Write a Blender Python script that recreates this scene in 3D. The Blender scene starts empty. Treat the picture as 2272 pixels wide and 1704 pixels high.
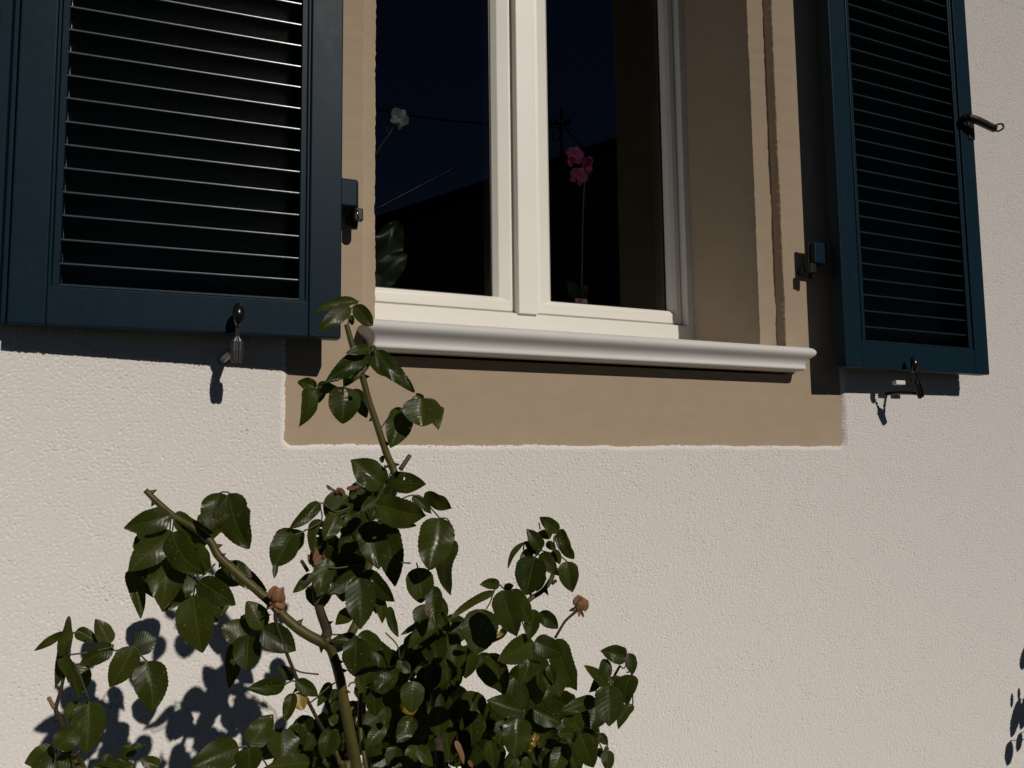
import bpy, bmesh, math, random
import numpy as np
from mathutils import Vector, Matrix
random.seed(7); np.random.seed(7)
SC = bpy.context.scene
COL = SC.collection

# ---------------------------------------------------------------- camera
FPX, PW, PH = 1930.16, 2272, 1704
YAW, PITCH, ROLL = map(math.radians, (25.4624, 5.7176, -0.6743))
CAM = Vector((-0.9247, -1.5, -0.0495))
FWD = Vector((math.sin(YAW)*math.cos(PITCH), math.cos(YAW)*math.cos(PITCH), math.sin(PITCH)))
_r = Vector((math.cos(YAW), -math.sin(YAW), 0)); _u = _r.cross(FWD)
RIGHT = _r*math.cos(ROLL) + _u*math.sin(ROLL); UP = -_r*math.sin(ROLL) + _u*math.cos(ROLL)
cd = bpy.data.cameras.new('camera'); cam = bpy.data.objects.new('camera', cd); COL.objects.link(cam)
cd.sensor_width = 36; cd.lens = FPX*36/PW; cd.clip_start = .05; cd.clip_end = 3000
M3 = Matrix((RIGHT, UP, -FWD)).transposed()
cam.matrix_world = Matrix.Translation(CAM) @ M3.to_4x4()
SC.camera = cam
# ---------------------------------------------------------------- sun, sky, exposure
SUNV = Vector((-.198, 1, -.626))                       # the way the sunlight travels
sd = bpy.data.lights.new('sun', 'SUN'); sun = bpy.data.objects.new('sun', sd); COL.objects.link(sun)
sd.energy = 5.0; sd.angle = math.radians(.5); sd.color = (1, .93, .84)
sun.location = (1, -6, 5); sun.rotation_euler = SUNV.to_track_quat('-Z', 'Y').to_euler()
w = bpy.data.worlds.new('World'); SC.world = w; w.use_nodes = True
nt = w.node_tree; bg = nt.nodes['Background']
sky = nt.nodes.new('ShaderNodeTexSky'); sky.sky_type = 'NISHITA'; sky.sun_disc = False
sky.sun_elevation = math.radians(31.5); sky.sun_rotation = math.radians(168.8)
sky.altitude = 2500; sky.air_density = .36; sky.dust_density = .0; sky.ozone_density = 3.0
bg.inputs[1].default_value = .05; nt.links.new(sky.outputs[0], bg.inputs[0])
SC.view_settings.view_transform = 'Standard'; SC.view_settings.look = 'None'
SC.view_settings.exposure = -.97; SC.view_settings.gamma = 1
SC.cycles.max_bounces = 8; SC.cycles.transparent_max_bounces = 12

def at(px, py, Y):
    """the point on the plane Y seen at photo pixel (px, py)"""
    d = FWD*FPX + RIGHT*(px-PW/2) - UP*(py-PH/2)
    return CAM + d*((Y-CAM.y)/d.y)
def depth(p): return (Vector(p)-CAM).dot(FWD)

# ---------------------------------------------------------------- materials
def mat(name, base, rough=.5, spec=.5, bump=None, coat=0):
    m = bpy.data.materials.new(name); m.use_nodes = True
    n = m.node_tree.nodes; b = n['Principled BSDF']
    b.inputs['Base Color'].default_value = (*base, 1); b.inputs['Roughness'].default_value = rough
    b.inputs['Specular IOR Level'].default_value = spec; b.inputs['Coat Weight'].default_value = coat
    return m
def nd(m, t, **k):
    x = m.node_tree.nodes.new(t)
    for a, v in k.items():
        if a in x.inputs: x.inputs[a].default_value = v
        else: setattr(x, a, v)
    return x
def ln(m, a, b): m.node_tree.links.new(a, b)
def vary(m, scale, lo, hi, detail=6, stretch=(1, 1, 1), bump=0, bscale=None, bdist=.001, rvar=None):
    """mottle the base colour between two colours, with a bump"""
    b = m.node_tree.nodes['Principled BSDF']
    tc = nd(m, 'ShaderNodeTexCoord'); mp = nd(m, 'ShaderNodeMapping'); mp.inputs['Scale'].default_value = stretch
    ln(m, tc.outputs['Object'], mp.inputs[0])
    no = nd(m, 'ShaderNodeTexNoise', Scale=scale, Detail=detail, Roughness=.6); ln(m, mp.outputs[0], no.inputs['Vector'])
    cr = nd(m, 'ShaderNodeValToRGB'); cr.color_ramp.elements[0].position = .3; cr.color_ramp.elements[1].position = .7
    cr.color_ramp.elements[0].color = (*lo, 1); cr.color_ramp.elements[1].color = (*hi, 1)
    ln(m, no.outputs['Fac'], cr.inputs[0]); ln(m, cr.outputs[0], b.inputs['Base Color'])
    if rvar:
        mr = nd(m, 'ShaderNodeMapRange'); mr.inputs['To Min'].default_value = rvar[0]; mr.inputs['To Max'].default_value = rvar[1]
        ln(m, no.outputs['Fac'], mr.inputs['Value']); ln(m, mr.outputs[0], b.inputs['Roughness'])
    if bump:
        n2 = nd(m, 'ShaderNodeTexNoise', Scale=bscale or scale, Detail=5, Roughness=.6); ln(m, mp.outputs[0], n2.inputs['Vector'])
        bp = nd(m, 'ShaderNodeBump', Strength=bump, Distance=bdist); ln(m, n2.outputs['Fac'], bp.inputs['Height'])
        ln(m, bp.outputs[0], b.inputs['Normal'])
    return m
M = {}
M['render'] = vary(mat('white_render', (.8, .77, .72), .95, .2), 900, (.725, .698, .673), (.85, .818, .792), 3, bump=.5, bscale=420, bdist=.0012)
M['render'].node_tree.nodes['Principled BSDF'].inputs['Diffuse Roughness'].default_value = 1
M['beige'] = vary(mat('beige_render', (.45, .34, .21), .9, .2), 14, (.50, .402, .292), (.545, .44, .322), 8, (1, 1, 2.5), .22, 190, .001)
M['beige'].node_tree.nodes['Principled BSDF'].inputs['Diffuse Roughness'].default_value = 1
M['pvc'] = vary(mat('white_window_plastic', (.8, .77, .69), .35, .5), 6, (.77, .745, .68), (.81, .785, .72), 5)
M['bead'] = mat('grey_gasket', (.40, .39, .35), .6)
M['sill'] = vary(mat('grey_painted_sill', (.55, .53, .52), .75, .3), 5, (.60, .585, .565), (.66, .645, .625), 8, (1, 1, 1), .3, 300, .0008)
M['paint'] = vary(mat('blue_green_shutter_paint', (.008, .022, .034), .4, .07), 60, (.0052, .0165, .027), (.0066, .0198, .0315), 6, (1, 1, 1), .12, 260, .0005, rvar=(.34, .46))
M['louvre'] = vary(mat('louvre_paint', (.004, .012, .016), .24, 1.0, coat=.5), 40, (.006, .017, .024), (.009, .023, .031), 6, (.2, 1, 1), .25, 420, .0004)
M['black'] = mat('black_plastic', (.006, .006, .006), .25, .5)
M['metal'] = mat('grey_metal', (.09, .09, .095), .45); M['metal'].node_tree.nodes['Principled BSDF'].inputs['Metallic'].default_value = .8
M['iron'] = vary(mat('dark_iron', (.006, .006, .006), .45, .3), 50, (.004, .0045, .0045), (.010, .010, .009))
M['whitebit'] = mat('white_plastic', (.7, .7, .66), .5)
M['chrome'] = mat('glint_steel', (.5, .55, .6), .15); M['chrome'].node_tree.nodes['Principled BSDF'].inputs['Metallic'].default_value = 1
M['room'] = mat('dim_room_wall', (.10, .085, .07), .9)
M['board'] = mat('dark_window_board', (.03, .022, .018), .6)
M['ground'] = vary(mat('garden_soil', (.06, .05, .035), .95, .2), 3, (.018, .026, .010), (.05, .045, .03), 10, bump=.8, bscale=30, bdist=.03)
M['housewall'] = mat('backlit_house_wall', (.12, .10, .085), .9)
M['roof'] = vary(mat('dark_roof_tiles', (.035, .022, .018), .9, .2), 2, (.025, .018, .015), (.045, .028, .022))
M['wire'] = mat('black_wire', (.01, .01, .01), .5)
M['pot'] = mat('plant_pot', (.16, .13, .10), .5)

M['louvre'].node_tree.nodes['Principled BSDF'].inputs['Coat Roughness'].default_value = .13
def glass():
    m = bpy.data.materials.new('window_glass'); m.use_nodes = True; n = m.node_tree.nodes; n.clear()
    out = nd(m, 'ShaderNodeOutputMaterial'); mx = nd(m, 'ShaderNodeMixShader'); fr = nd(m, 'ShaderNodeFresnel', IOR=1.5)
    ml = nd(m, 'ShaderNodeMath', operation='MULTIPLY'); ml.inputs[1].default_value = 2.2; ml.use_clamp = True
    tr = nd(m, 'ShaderNodeBsdfTransparent'); tr.inputs[0].default_value = (.36, .39, .37, 1)
    gl = nd(m, 'ShaderNodeBsdfGlossy', Roughness=.0)
    ln(m, fr.outputs[0], ml.inputs[0]); ln(m, ml.outputs[0], mx.inputs[0]); ln(m, tr.outputs[0], mx.inputs[1]); ln(m, gl.outputs[0], mx.inputs[2]); ln(m, mx.outputs[0], out.inputs[0])
    return m
M['glass'] = glass()

def leafmat(name, lo, hi, back, vein, spec=.5, rough=.38, trans=.12, spots=None, sth=.6):
    m = bpy.data.materials.new(name); m.use_nodes = True; b = m.node_tree.nodes['Principled BSDF']; out = m.node_tree.nodes['Material Output']
    uv = nd(m, 'ShaderNodeUVMap', uv_map='leaf'); sx = nd(m, 'ShaderNodeSeparateXYZ'); ln(m, uv.outputs[0], sx.inputs[0])
    def ma(op, a, b_=None, c=None):
        x = nd(m, 'ShaderNodeMath', operation=op)
        for i, v in enumerate((a, b_, c)):
            if v is None: continue
            if isinstance(v, (int, float)): x.inputs[i].default_value = v
            else: ln(m, v, x.inputs[i])
        return x.outputs[0]
    ac = ma('ABSOLUTE', ma('MULTIPLY_ADD', sx.outputs[1], 2, -1))         # 0 at the midrib, 1 at the margin
    mid = ma('LESS_THAN', ac, .035)
    ph = ma('FRACT', ma('MULTIPLY', ma('SUBTRACT', sx.outputs[0], ma('MULTIPLY', ac, .22)), 9))
    tri = ma('ABSOLUTE', ma('SUBTRACT', ph, .5))                         # .5 at a side vein
    sv = ma('GREATER_THAN', tri, .465)
    v = ma('MAXIMUM', mid, ma('MULTIPLY', sv, .45))
    at_ = nd(m, 'ShaderNodeAttribute', attribute_name='tint')
    tc = nd(m, 'ShaderNodeTexCoord'); no = nd(m, 'ShaderNodeTexNoise', Scale=70, Detail=4); ln(m, tc.outputs['Object'], no.inputs['Vector'])
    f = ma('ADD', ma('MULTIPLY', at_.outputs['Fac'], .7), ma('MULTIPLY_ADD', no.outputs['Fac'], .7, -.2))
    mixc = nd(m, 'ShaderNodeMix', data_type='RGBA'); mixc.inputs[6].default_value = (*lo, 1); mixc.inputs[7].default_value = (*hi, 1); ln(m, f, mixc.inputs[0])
    col = mixc.outputs[2]
    if spots:
        n3 = nd(m, 'ShaderNodeTexNoise', Scale=38, Detail=3); ln(m, tc.outputs['Object'], n3.inputs['Vector'])
        sm = nd(m, 'ShaderNodeMix', data_type='RGBA'); ln(m, ma('MULTIPLY', ma('GREATER_THAN', n3.outputs['Fac'], sth), ma('MULTIPLY', sx.outputs[0], .9)), sm.inputs[0]); ln(m, col, sm.inputs[6]); sm.inputs[7].default_value = (*spots, 1); col = sm.outputs[2]
    n5 = nd(m, 'ShaderNodeTexNoise', Scale=420, Detail=1); ln(m, tc.outputs['Object'], n5.inputs['Vector'])
    dm = nd(m, 'ShaderNodeMix', data_type='RGBA'); ln(m, ma('MULTIPLY', ma('GREATER_THAN', n5.outputs['Fac'], .735), .35), dm.inputs[0]); ln(m, col, dm.inputs[6]); dm.inputs[7].default_value = (.3, .28, .2, 1); col = dm.outputs[2]
    mv = nd(m, 'ShaderNodeMix', data_type='RGBA'); ln(m, ma('MULTIPLY', v, .55), mv.inputs[0]); ln(m, col, mv.inputs[6]); mv.inputs[7].default_value = (*vein, 1)
    geo = nd(m, 'ShaderNodeNewGeometry'); mb = nd(m, 'ShaderNodeMix', data_type='RGBA'); ln(m, geo.outputs['Backfacing'], mb.inputs[0]); ln(m, mv.outputs[2], mb.inputs[6]); mb.inputs[7].default_value = (*back, 1)
    ln(m, mb.outputs[2], b.inputs['Base Color'])
    # fine pale dust and water marks
    n4 = nd(m, 'ShaderNodeTexNoise', Scale=55, Detail=3); ln(m, tc.outputs['Object'], n4.inputs['Vector'])
    mr = nd(m, 'ShaderNodeMapRange'); mr.inputs['From Min'].default_value = .35; mr.inputs['From Max'].default_value = .7; mr.inputs['To Min'].default_value = rough-.1; mr.inputs['To Max'].default_value = rough+.14
    ln(m, n4.outputs['Fac'], mr.inputs['Value']); ln(m, mr.outputs[0], b.inputs['Roughness']); b.inputs['Specular IOR Level'].default_value = spec
    h = ma('ADD', ma('MULTIPLY', ma('SUBTRACT', .5, tri), 1.2), ma('MULTIPLY', no.outputs['Fac'], .35))
    bp = nd(m, 'ShaderNodeBump', Strength=.22, Distance=.0005); ln(m, h, bp.inputs['Height']); ln(m, bp.outputs[0], b.inputs['Normal'])
    tl = nd(m, 'ShaderNodeBsdfTranslucent'); mm = nd(m, 'ShaderNodeMix', data_type='RGBA', blend_type='MULTIPLY'); mm.inputs[0].default_value = 1
    ln(m, mv.outputs[2], mm.inputs[6]); mm.inputs[7].default_value = (2.2, 2.4, .6, 1); ln(m, mm.outputs[2], tl.inputs[0])
    ms = nd(m, 'ShaderNodeMixShader'); ms.inputs[0].default_value = trans; ln(m, b.outputs[0], ms.inputs[1]); ln(m, tl.outputs[0], ms.inputs[2]); ln(m, ms.outputs[0], out.inputs[0])
    return m
M['leaf'] = leafmat('rose_leaf', (.013, .022, .002), (.041, .050, .008), (.06, .07, .035), (.085, .09, .018), spec=.13, rough=.33, spots=(.10, .06, .02), sth=.69)
M['yleaf'] = leafmat('yellowing_rose_leaf', (.16, .11, .012), (.30, .20, .02), (.2, .15, .04), (.22, .18, .05), spots=(.09, .04, .012), trans=.3)
M['dleaf'] = leafmat('dry_rose_leaf', (.14, .07, .035), (.22, .12, .06), (.2, .12, .07), (.16, .09, .05), trans=.1, spec=.2, rough=.6)
M['oleaf'] = leafmat('orchid_leaf', (.02, .045, .008), (.035, .065, .012), (.05, .09, .03), (.06, .1, .03), trans=.1)
M['petalp'] = leafmat('pink_petal', (.55, .10, .35), (.75, .2, .5), (.6, .15, .42), (.6, .06, .35), spec=.2, rough=.6, trans=.35)
M['petalw'] = leafmat('white_petal', (.7, .68, .75), (.85, .83, .88), (.7, .7, .75), (.6, .55, .68), spec=.2, rough=.6, trans=.35)
M['cane'] = vary(mat('rose_cane_bark', (.08, .08, .02), .5, .35), 60, (.042, .042, .008), (.095, .082, .016), 6, (1, 1, .25), .4, 200, .001)
M['oldcane'] = vary(mat('old_rose_bark', (.04, .03, .015), .8, .3), 70, (.022, .018, .009), (.055, .04, .02), 6, (1, 1, .25), .8, 200, .001)
M['petiole'] = mat('leaf_stalk', (.05, .055, .018), .5)
M['thorn'] = mat('thorn', (.06, .02, .010), .5)
M['bloom'] = vary(mat('withered_petals', (.25, .12, .05), .8, .2), 160, (.12, .05, .025), (.36, .2, .09), 6, bump=.8, bscale=300, bdist=.002)
M['cut'] = mat('cut_cane_end', (.2, .13, .07), .8)
M['orchstem'] = mat('orchid_stem', (.10, .10, .03), .5)
M['label'] = mat('pot_label', (.6, .45, .25), .6)
M['labelp'] = mat('pink_label', (.5, .08, .25), .6)

# ---------------------------------------------------------------- mesh helpers
class MB:
    def __init__(s): s.v = []; s.f = []; s.mi = []
    def add(s, vs, fs, mi=0):
        o = len(s.v); s.v += [tuple(p) for p in vs]; s.f += [tuple(i+o for i in f) for f in fs]; s.mi += [mi]*len(fs)
    def box(s, a, b, fn=None, mi=0):
        x0, y0, z0 = a; x1, y1, z1 = b
        vs = [(x0,y0,z0),(x1,y0,z0),(x1,y1,z0),(x0,y1,z0),(x0,y0,z1),(x1,y0,z1),(x1,y1,z1),(x0,y1,z1)]
        if fn: vs = [fn(*p) for p in vs]
        s.add(vs, [(0,3,2,1),(4,5,6,7),(0,1,5,4),(1,2,6,5),(2,3,7,6),(3,0,4,7)], mi)
    def loft(s, rings, closed=True, caps=True, mi=0):
        n = len(rings[0]); vs = [p for r in rings for p in r]; fs = []
        for i in range(len(rings)-1):
            for j in range(n if closed else n-1):
                k = (j+1) % n; fs.append((i*n+j, i*n+k, (i+1)*n+k, (i+1)*n+j))
        if caps and closed: fs += [tuple(range(n))[::-1], tuple((len(rings)-1)*n+j for j in range(n))]
        s.add(vs, fs, mi)
    def build(s, name, m, parent=None, smooth=False, bevel=0, seg=2):
        me = bpy.data.meshes.new(name); me.from_pydata(s.v, [], s.f)
        for x in (m if isinstance(m, (list, tuple)) else [m]): me.materials.append(x)
        me.polygons.foreach_set('material_index', s.mi)
        bm = bmesh.new(); bm.from_mesh(me); bmesh.ops.recalc_face_normals(bm, faces=bm.faces)
        if bevel:
            es = [e for e in bm.edges if len(e.link_faces) == 2 and e.calc_face_angle(0) > .5]
            bmesh.ops.bevel(bm, geom=es, offset=bevel, segments=seg, profile=.5, affect='EDGES', clamp_overlap=True)
        bm.to_mesh(me); bm.free()
        if smooth: me.polygons.foreach_set('use_smooth', [True]*len(me.polygons))
        o = bpy.data.objects.new(name, me); COL.objects.link(o)
        if parent: o.parent = parent
        return o
def tag(o, label=None, cat=None, group=None, kind=None):
    for k, v in (('label', label), ('category', cat), ('group', group), ('kind', kind)):
        if v: o[k] = v
    return o
def thing(name, label, cat, group=None, loc=None):
    o = bpy.data.objects.new(name, None); COL.objects.link(o); o.empty_display_size = .05
    return tag(o, label, cat, group)
def spline(pts, n=8):
    """Catmull-Rom through (Vector, radius) pairs"""
    P = [np.array([*p[0], p[1]], float) for p in pts]
    if len(P) < 3: n = max(n, 2)
    Q = [2*P[0]-P[1]] + P + [2*P[-1]-P[-2]]; out = []
    for i in range(1, len(Q)-2):
        for k in range(n):
            t = k/n; a, b, c, d = Q[i-1:i+3]
            out.append(.5*((2*b)+(-a+c)*t+(2*a-5*b+4*c-d)*t*t+(-a+3*b-3*c+d)*t**3))
    out.append(P[-1]); return out
def tube(mb, pts, n=8, sides=9, mi=0, lump=0):
    S = spline(pts, n); rings = []; ref = Vector((0.3, -.9, .2))
    for i, s in enumerate(S):
        a = Vector(S[max(i-1, 0)][:3]); b = Vector(S[min(i+1, len(S)-1)][:3]); t = (b-a).normalized()
        x = t.cross(ref).normalized(); y = t.cross(x)
        r = max(s[3], .0002)*(1+lump*random.uniform(-1, 1))
        rings.append([Vector(s[:3]) + (x*math.cos(q)+y*math.sin(q))*r for q in [2*math.pi*k/sides for k in range(sides)]])
    mb.loft(rings, True, True, mi); return S

# ---------------------------------------------------------------- ground
mb = MB(); mb.add([(-90, -120, -1.55), (90, -120, -1.55), (90, 40, -1.55), (-90, 40, -1.55)], [(0, 1, 2, 3)])
tag(mb.build('ground', M['ground']), kind='structure')

# ---------------------------------------------------------------- the house wall
house = thing('house_wall', 'white roughcast house wall with a beige window surround and grey sill', 'wall')
HW, HT = .638, 1.75                                   # half width and top of the recess for the surround
def field(n, m, lo, hi, seed):
    r = np.random.RandomState(seed); f = np.fft.rfft2(r.randn(n, m))
    ky = np.fft.fftfreq(n)[:, None]; kx = np.fft.rfftfreq(m)[None]; k = np.hypot(kx, ky)+1e-9
    f *= np.exp(-(k*lo)**2)*(1-np.exp(-(k*hi)**2)); a = np.fft.irfft2(f, s=(n, m)); return a/a.std()
def render_grid():
    xs = [-1.36]
    while xs[-1] < 2.75: xs.append(xs[-1]+.0015+.00022*(xs[-1]+1.36))
    xs = np.array(xs); zs = np.arange(-1.0, 1.24, .0017)
    X, Z = np.meshgrid(xs, zs)
    F = field(1400, 2200, 1.1, 3.0, 3); F2 = field(1400, 2200, .72, 1.6, 4); F3 = field(1400, 2200, 12, 40, 5)
    def samp(F, c):
        u = (X+1.4+.28*(Z+1.05))/(c*1.4); v = (Z+1.05)/c; i = np.floor(u).astype(int); j = np.floor(v).astype(int); fu = u-i; fv = v-j
        i %= F.shape[1]-1; j %= F.shape[0]-1
        return (F[j, i]*(1-fu)+F[j, i+1]*fu)*(1-fv)+(F[j+1, i]*(1-fu)+F[j+1, i+1]*fu)*fv
    n1 = samp(F, .0019); n2 = samp(F2, .0023); n3 = samp(F3, .004)
    pit = np.clip(-n2-.25, 0, 1.0)                      # grains with sparse narrow pits between
    n1 = n1*.75-pit*4.0*(1+.25*n3)
    r = .014
    qx = np.abs(X)-HW+r; qz = np.abs(Z-HT/2)-HT/2+r
    d = np.hypot(np.maximum(qx, 0), np.maximum(qz, 0))+np.minimum(np.maximum(qx, qz), 0)-r
    de = d+n1*.0009+n3*.0008
    t = np.clip(de/.011, 0, 1); prof = np.sin(t*math.pi/2)
    amp = np.clip((de-.003)/.012, .12, 1)
    Y = -.0078*prof-n1*.00085*amp
    Y = np.where(de < 0, .004, Y)
    keep = d > -.005
    kc = keep[:-1, :-1] & keep[1:, :-1] & keep[:-1, 1:] & keep[1:, 1:]
    cx = .5*(X[:-1, :-1]+X[1:, 1:]); cz = .5*(Z[:-1, :-1]+Z[1:, 1:])
    ids = np.full(X.shape, -1); used = np.zeros(X.shape, bool)
    for a, b in ((0, 0), (1, 0), (0, 1), (1, 1)): used[a:a+kc.shape[0], b:b+kc.shape[1]] |= kc
    ids[used] = np.arange(used.sum())
    co = np.stack([X[used], Y[used], Z[used]], 1).astype(np.float32)
    q = np.stack([ids[:-1, :-1][kc], ids[:-1, 1:][kc], ids[1:, 1:][kc], ids[1:, :-1][kc]], 1).astype(np.int32)
    # plain outer sheets reach the rest of the wall
    x0, x1, z0, z1 = xs[0], xs[-1], zs[0], zs[-1]
    ex = []
    for a, b, c, e in ((-5, 8, -1.55, z0), (-5, 8, z1, 4.0), (-5, x0, z0, z1), (x1, 8, z0, z1)):
        if c == z1:                                   # above: leave the window recess open
            for p in ((-5, -HW, z1, 4.), (HW, 8, z1, 4.), (-HW, HW, HT, 4.)): ex.append(p)
        else: ex.append((a, b, c, e))
    o = len(co); ev = []; ef = []
    for a, b, c, e in ex:
        k = o+len(ev); ev += [(a, -.0078, c), (b, -.0078, c), (b, -.0078, e), (a, -.0078, e)]; ef.append((k, k+1, k+2, k+3))
    co = np.vstack([co, np.array(ev, np.float32)]); q = np.vstack([q, np.array(ef, np.int32)])
    me = bpy.data.meshes.new('wall_render'); me.vertices.add(len(co)); me.vertices.foreach_set('co', co.ravel())
    me.loops.add(q.size); me.loops.foreach_set('vertex_index', q.ravel()); me.polygons.add(len(q))
    me.polygons.foreach_set('loop_start', np.arange(0, q.size, 4, dtype=np.int32)); me.polygons.foreach_set('loop_total', np.full(len(q), 4, np.int32))
    me.update(calc_edges=True); me.polygons.foreach_set('use_smooth', np.ones(len(q), bool)); me.materials.append(M['render'])
    ob = bpy.data.objects.new('wall_render', me); COL.objects.link(ob); ob.parent = house
render_grid()

# beige surround: apron, two rebated jambs, lintel
D1, D2 = .0266, .345
mb = MB()
def ridge(x, s, a): return x+a*s
zj = np.linspace(.16, 1.5, 420)
jit = np.random.RandomState(11)
def smooth_noise(n, k, a):
    v = jit.randn(n); ker = np.ones(k)/k; v = np.convolve(v, ker, 'same'); return v/v.std()*a
for s, WO, WI in ((-1, .5030, .4735), (1, .4805, .4300)):
    n = len(zj); e1 = smooth_noise(n, 3, .0005)+smooth_noise(n, 30, .0006); e2 = smooth_noise(n, 3, .0005)+smooth_noise(n, 40, .0004); y1 = smooth_noise(n, 3, .0004)
    rings = []
    for i, z in enumerate(zj):
        a = WO+e1[i]; b = WI+e2[i]
        rings.append([(s*x, y, z) for x, y in ((.65, 0), (a+.004, 0+y1[i]*.3), (a+.001, .0008), (a, .003), (WO-.001, D1-.002), (WO-.004, D1), (b+.003, D1+y1[i]*.4), (b+.0006, D1+.001), (b, D1+.004), (WI+.0002, D1+.016), (WI+.001, D2))])
    mb.loft(rings, closed=False, caps=False)
mb.box((-.65, 0, -.01), (.65, .1, .16)); mb.box((-.65, 0, 1.5), (.65, D2, 1.76))
sur = mb.build('window_surround', M['beige'], house, smooth=True)
sur.data.set_sharp_from_angle(angle=math.radians(40))

# moulded sill, its profile returned at both ends
prof = [(-.001, .2185), (.040, .2177), (.050, .2163), (.0565, .2135), (.0603, .2095), (.0615, .2050), (.0605, .2005), (.0575, .1965), (.0535, .1930), (.0495, .1895), (.0465, .1860), (.0445, .1820),
        (.0435, .1780), (.0437, .1750), (.0445, .1725), (.0450, .1702), (.0440, .1680), (.0415, .1662), (.037, .1655), (-.001, .1650)]
bx = .453; rings = []
for o, z in prof:
    r = min(.007, max(o, .0)*.5+.0001); ring = [(-bx-o, .0, z)]
    for k in range(5): q = math.pi/2*k/4; ring.append((-bx-o+r-r*math.cos(q), -o+r-r*math.sin(q), z))
    for k in range(5): q = math.pi/2*k/4; ring.append((bx+o-r+r*math.sin(q), -o+r-r*math.cos(q), z))
    ring.append((bx+o, .0, z)); rings.append(ring)
mb = MB(); mb.loft(rings, closed=False, caps=False)
top = rings[0]; n = len(top)
mb.add([top[0], top[-1], (bx+.024, .30, .240), (-bx-.024, .30, .240)], [(0, 1, 2, 3)])
sl = mb.build('window_sill', M['sill'], house, smooth=True); sl.data.set_sharp_from_angle(angle=math.radians(55))

# ---------------------------------------------------------------- room behind the window
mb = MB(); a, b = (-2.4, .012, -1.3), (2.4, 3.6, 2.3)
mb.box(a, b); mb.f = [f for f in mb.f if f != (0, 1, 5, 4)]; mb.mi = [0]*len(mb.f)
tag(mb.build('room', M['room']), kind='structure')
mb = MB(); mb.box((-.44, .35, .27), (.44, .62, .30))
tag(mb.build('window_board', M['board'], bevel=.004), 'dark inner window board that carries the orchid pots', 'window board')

# ---------------------------------------------------------------- the window
win = thing('window', 'white two-casement window with dark panes above the grey sill', 'window')
def rect(x0, x1, z0, z1, y): return [(x0, y, z0), (x1, y, z0), (x1, y, z1), (x0, y, z1)]
YF, YS, YG, YC = .270, .288, .312, .262                # planes of the frame, the sashes, the glass beads and the cover strip
X_ = lambda px_, py_, Y: at(px_, py_, Y).x
Z_ = lambda px_, py_, Y: at(px_, py_, Y).z
zf = Z_(1300, 706.5, YF); xf = X_(1526, 688, YF)
mb = MB(); R = [rect(-.50, .47, .205, 1.52, .36), rect(-.50, .47, .205, 1.52, YF), rect(-.46, xf, zf, 1.44, YF), rect(-.46, xf-.004, zf+.001, 1.44, YS+.004), rect(-.46, xf-.004, zf+.001, 1.44, .36)]
mb.loft(R+[R[0]], True, False); mb.build('outer_frame', M['pvc'], win, bevel=.0016)
def sash(xo0, xb0, xg0, xg1, xb1, xo1):
    z0, zb, zg, t = zf+.005, Z_(1300, 683, YS), Z_(1300, 675, YG), 1.46
    R = [rect(xo0, xo1, z0, t, .36), rect(xo0, xo1, z0, t, YS+.004), rect(xo0+.003, xo1-.003, z0+.003, t-.003, YS), rect(xb0, xb1, zb, t-.025, YS), rect(xb0+(xg0-xb0)*.7, xb1+(xg1-xb1)*.7, zb+(zg-zb)*.7, t-.034, YS+.009), rect(xg0, xg1, zg, t-.04, YG), rect(xg0, xg1, zg, t-.04, .36)]
    mb = MB(); mb.loft(R+[R[0]], True, False); s = mb.build('sash', M['pvc'], win, bevel=.0012)
    mb = MB(); mb.add(rect(xg0-.004, xg1+.004, zg-.004, t-.036, YG+.006), [(0, 1, 2, 3)]); mb.build('pane', M['glass'], s)
    mb = MB(); y = YG+.005; R = [rect(xg0, xg1, zg, t-.04, y-.001), rect(xg0+.003, xg1-.003, zg+.003, t-.043, y-.001), rect(xg0+.003, xg1-.003, zg+.003, t-.043, y), rect(xg0, xg1, zg, t-.04, y)]
    mb.loft(R+[R[0]], True, False); mb.build('seal', M['black'], s)
xc0, xc1 = X_(1152, 692, YC), X_(1194, 694, YC)
sash(-.47, -.44, -.425, X_(1093, 650, YG), X_(1130, 650, YS), xc0+.020)
sash(xc0+.021, X_(1203, 680, YS), X_(1222, 669, YG), X_(1481, 688, YG), X_(1481, 688, YG)+.012, xf-.005)
mb = MB(); mb.box((-.46, YS-.004, zf+.0012), (xf-.005, YS+.006, zf+.0048)); mb.build('gasket', M['bead'], win)
mb = MB(); mb.box((xc0, YC, Z_(1170, 696, YC)), (xc1, YS-.0005, 1.45)); mb.build('cover_strip', M['pvc'], win, bevel=.002, seg=2)

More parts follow.
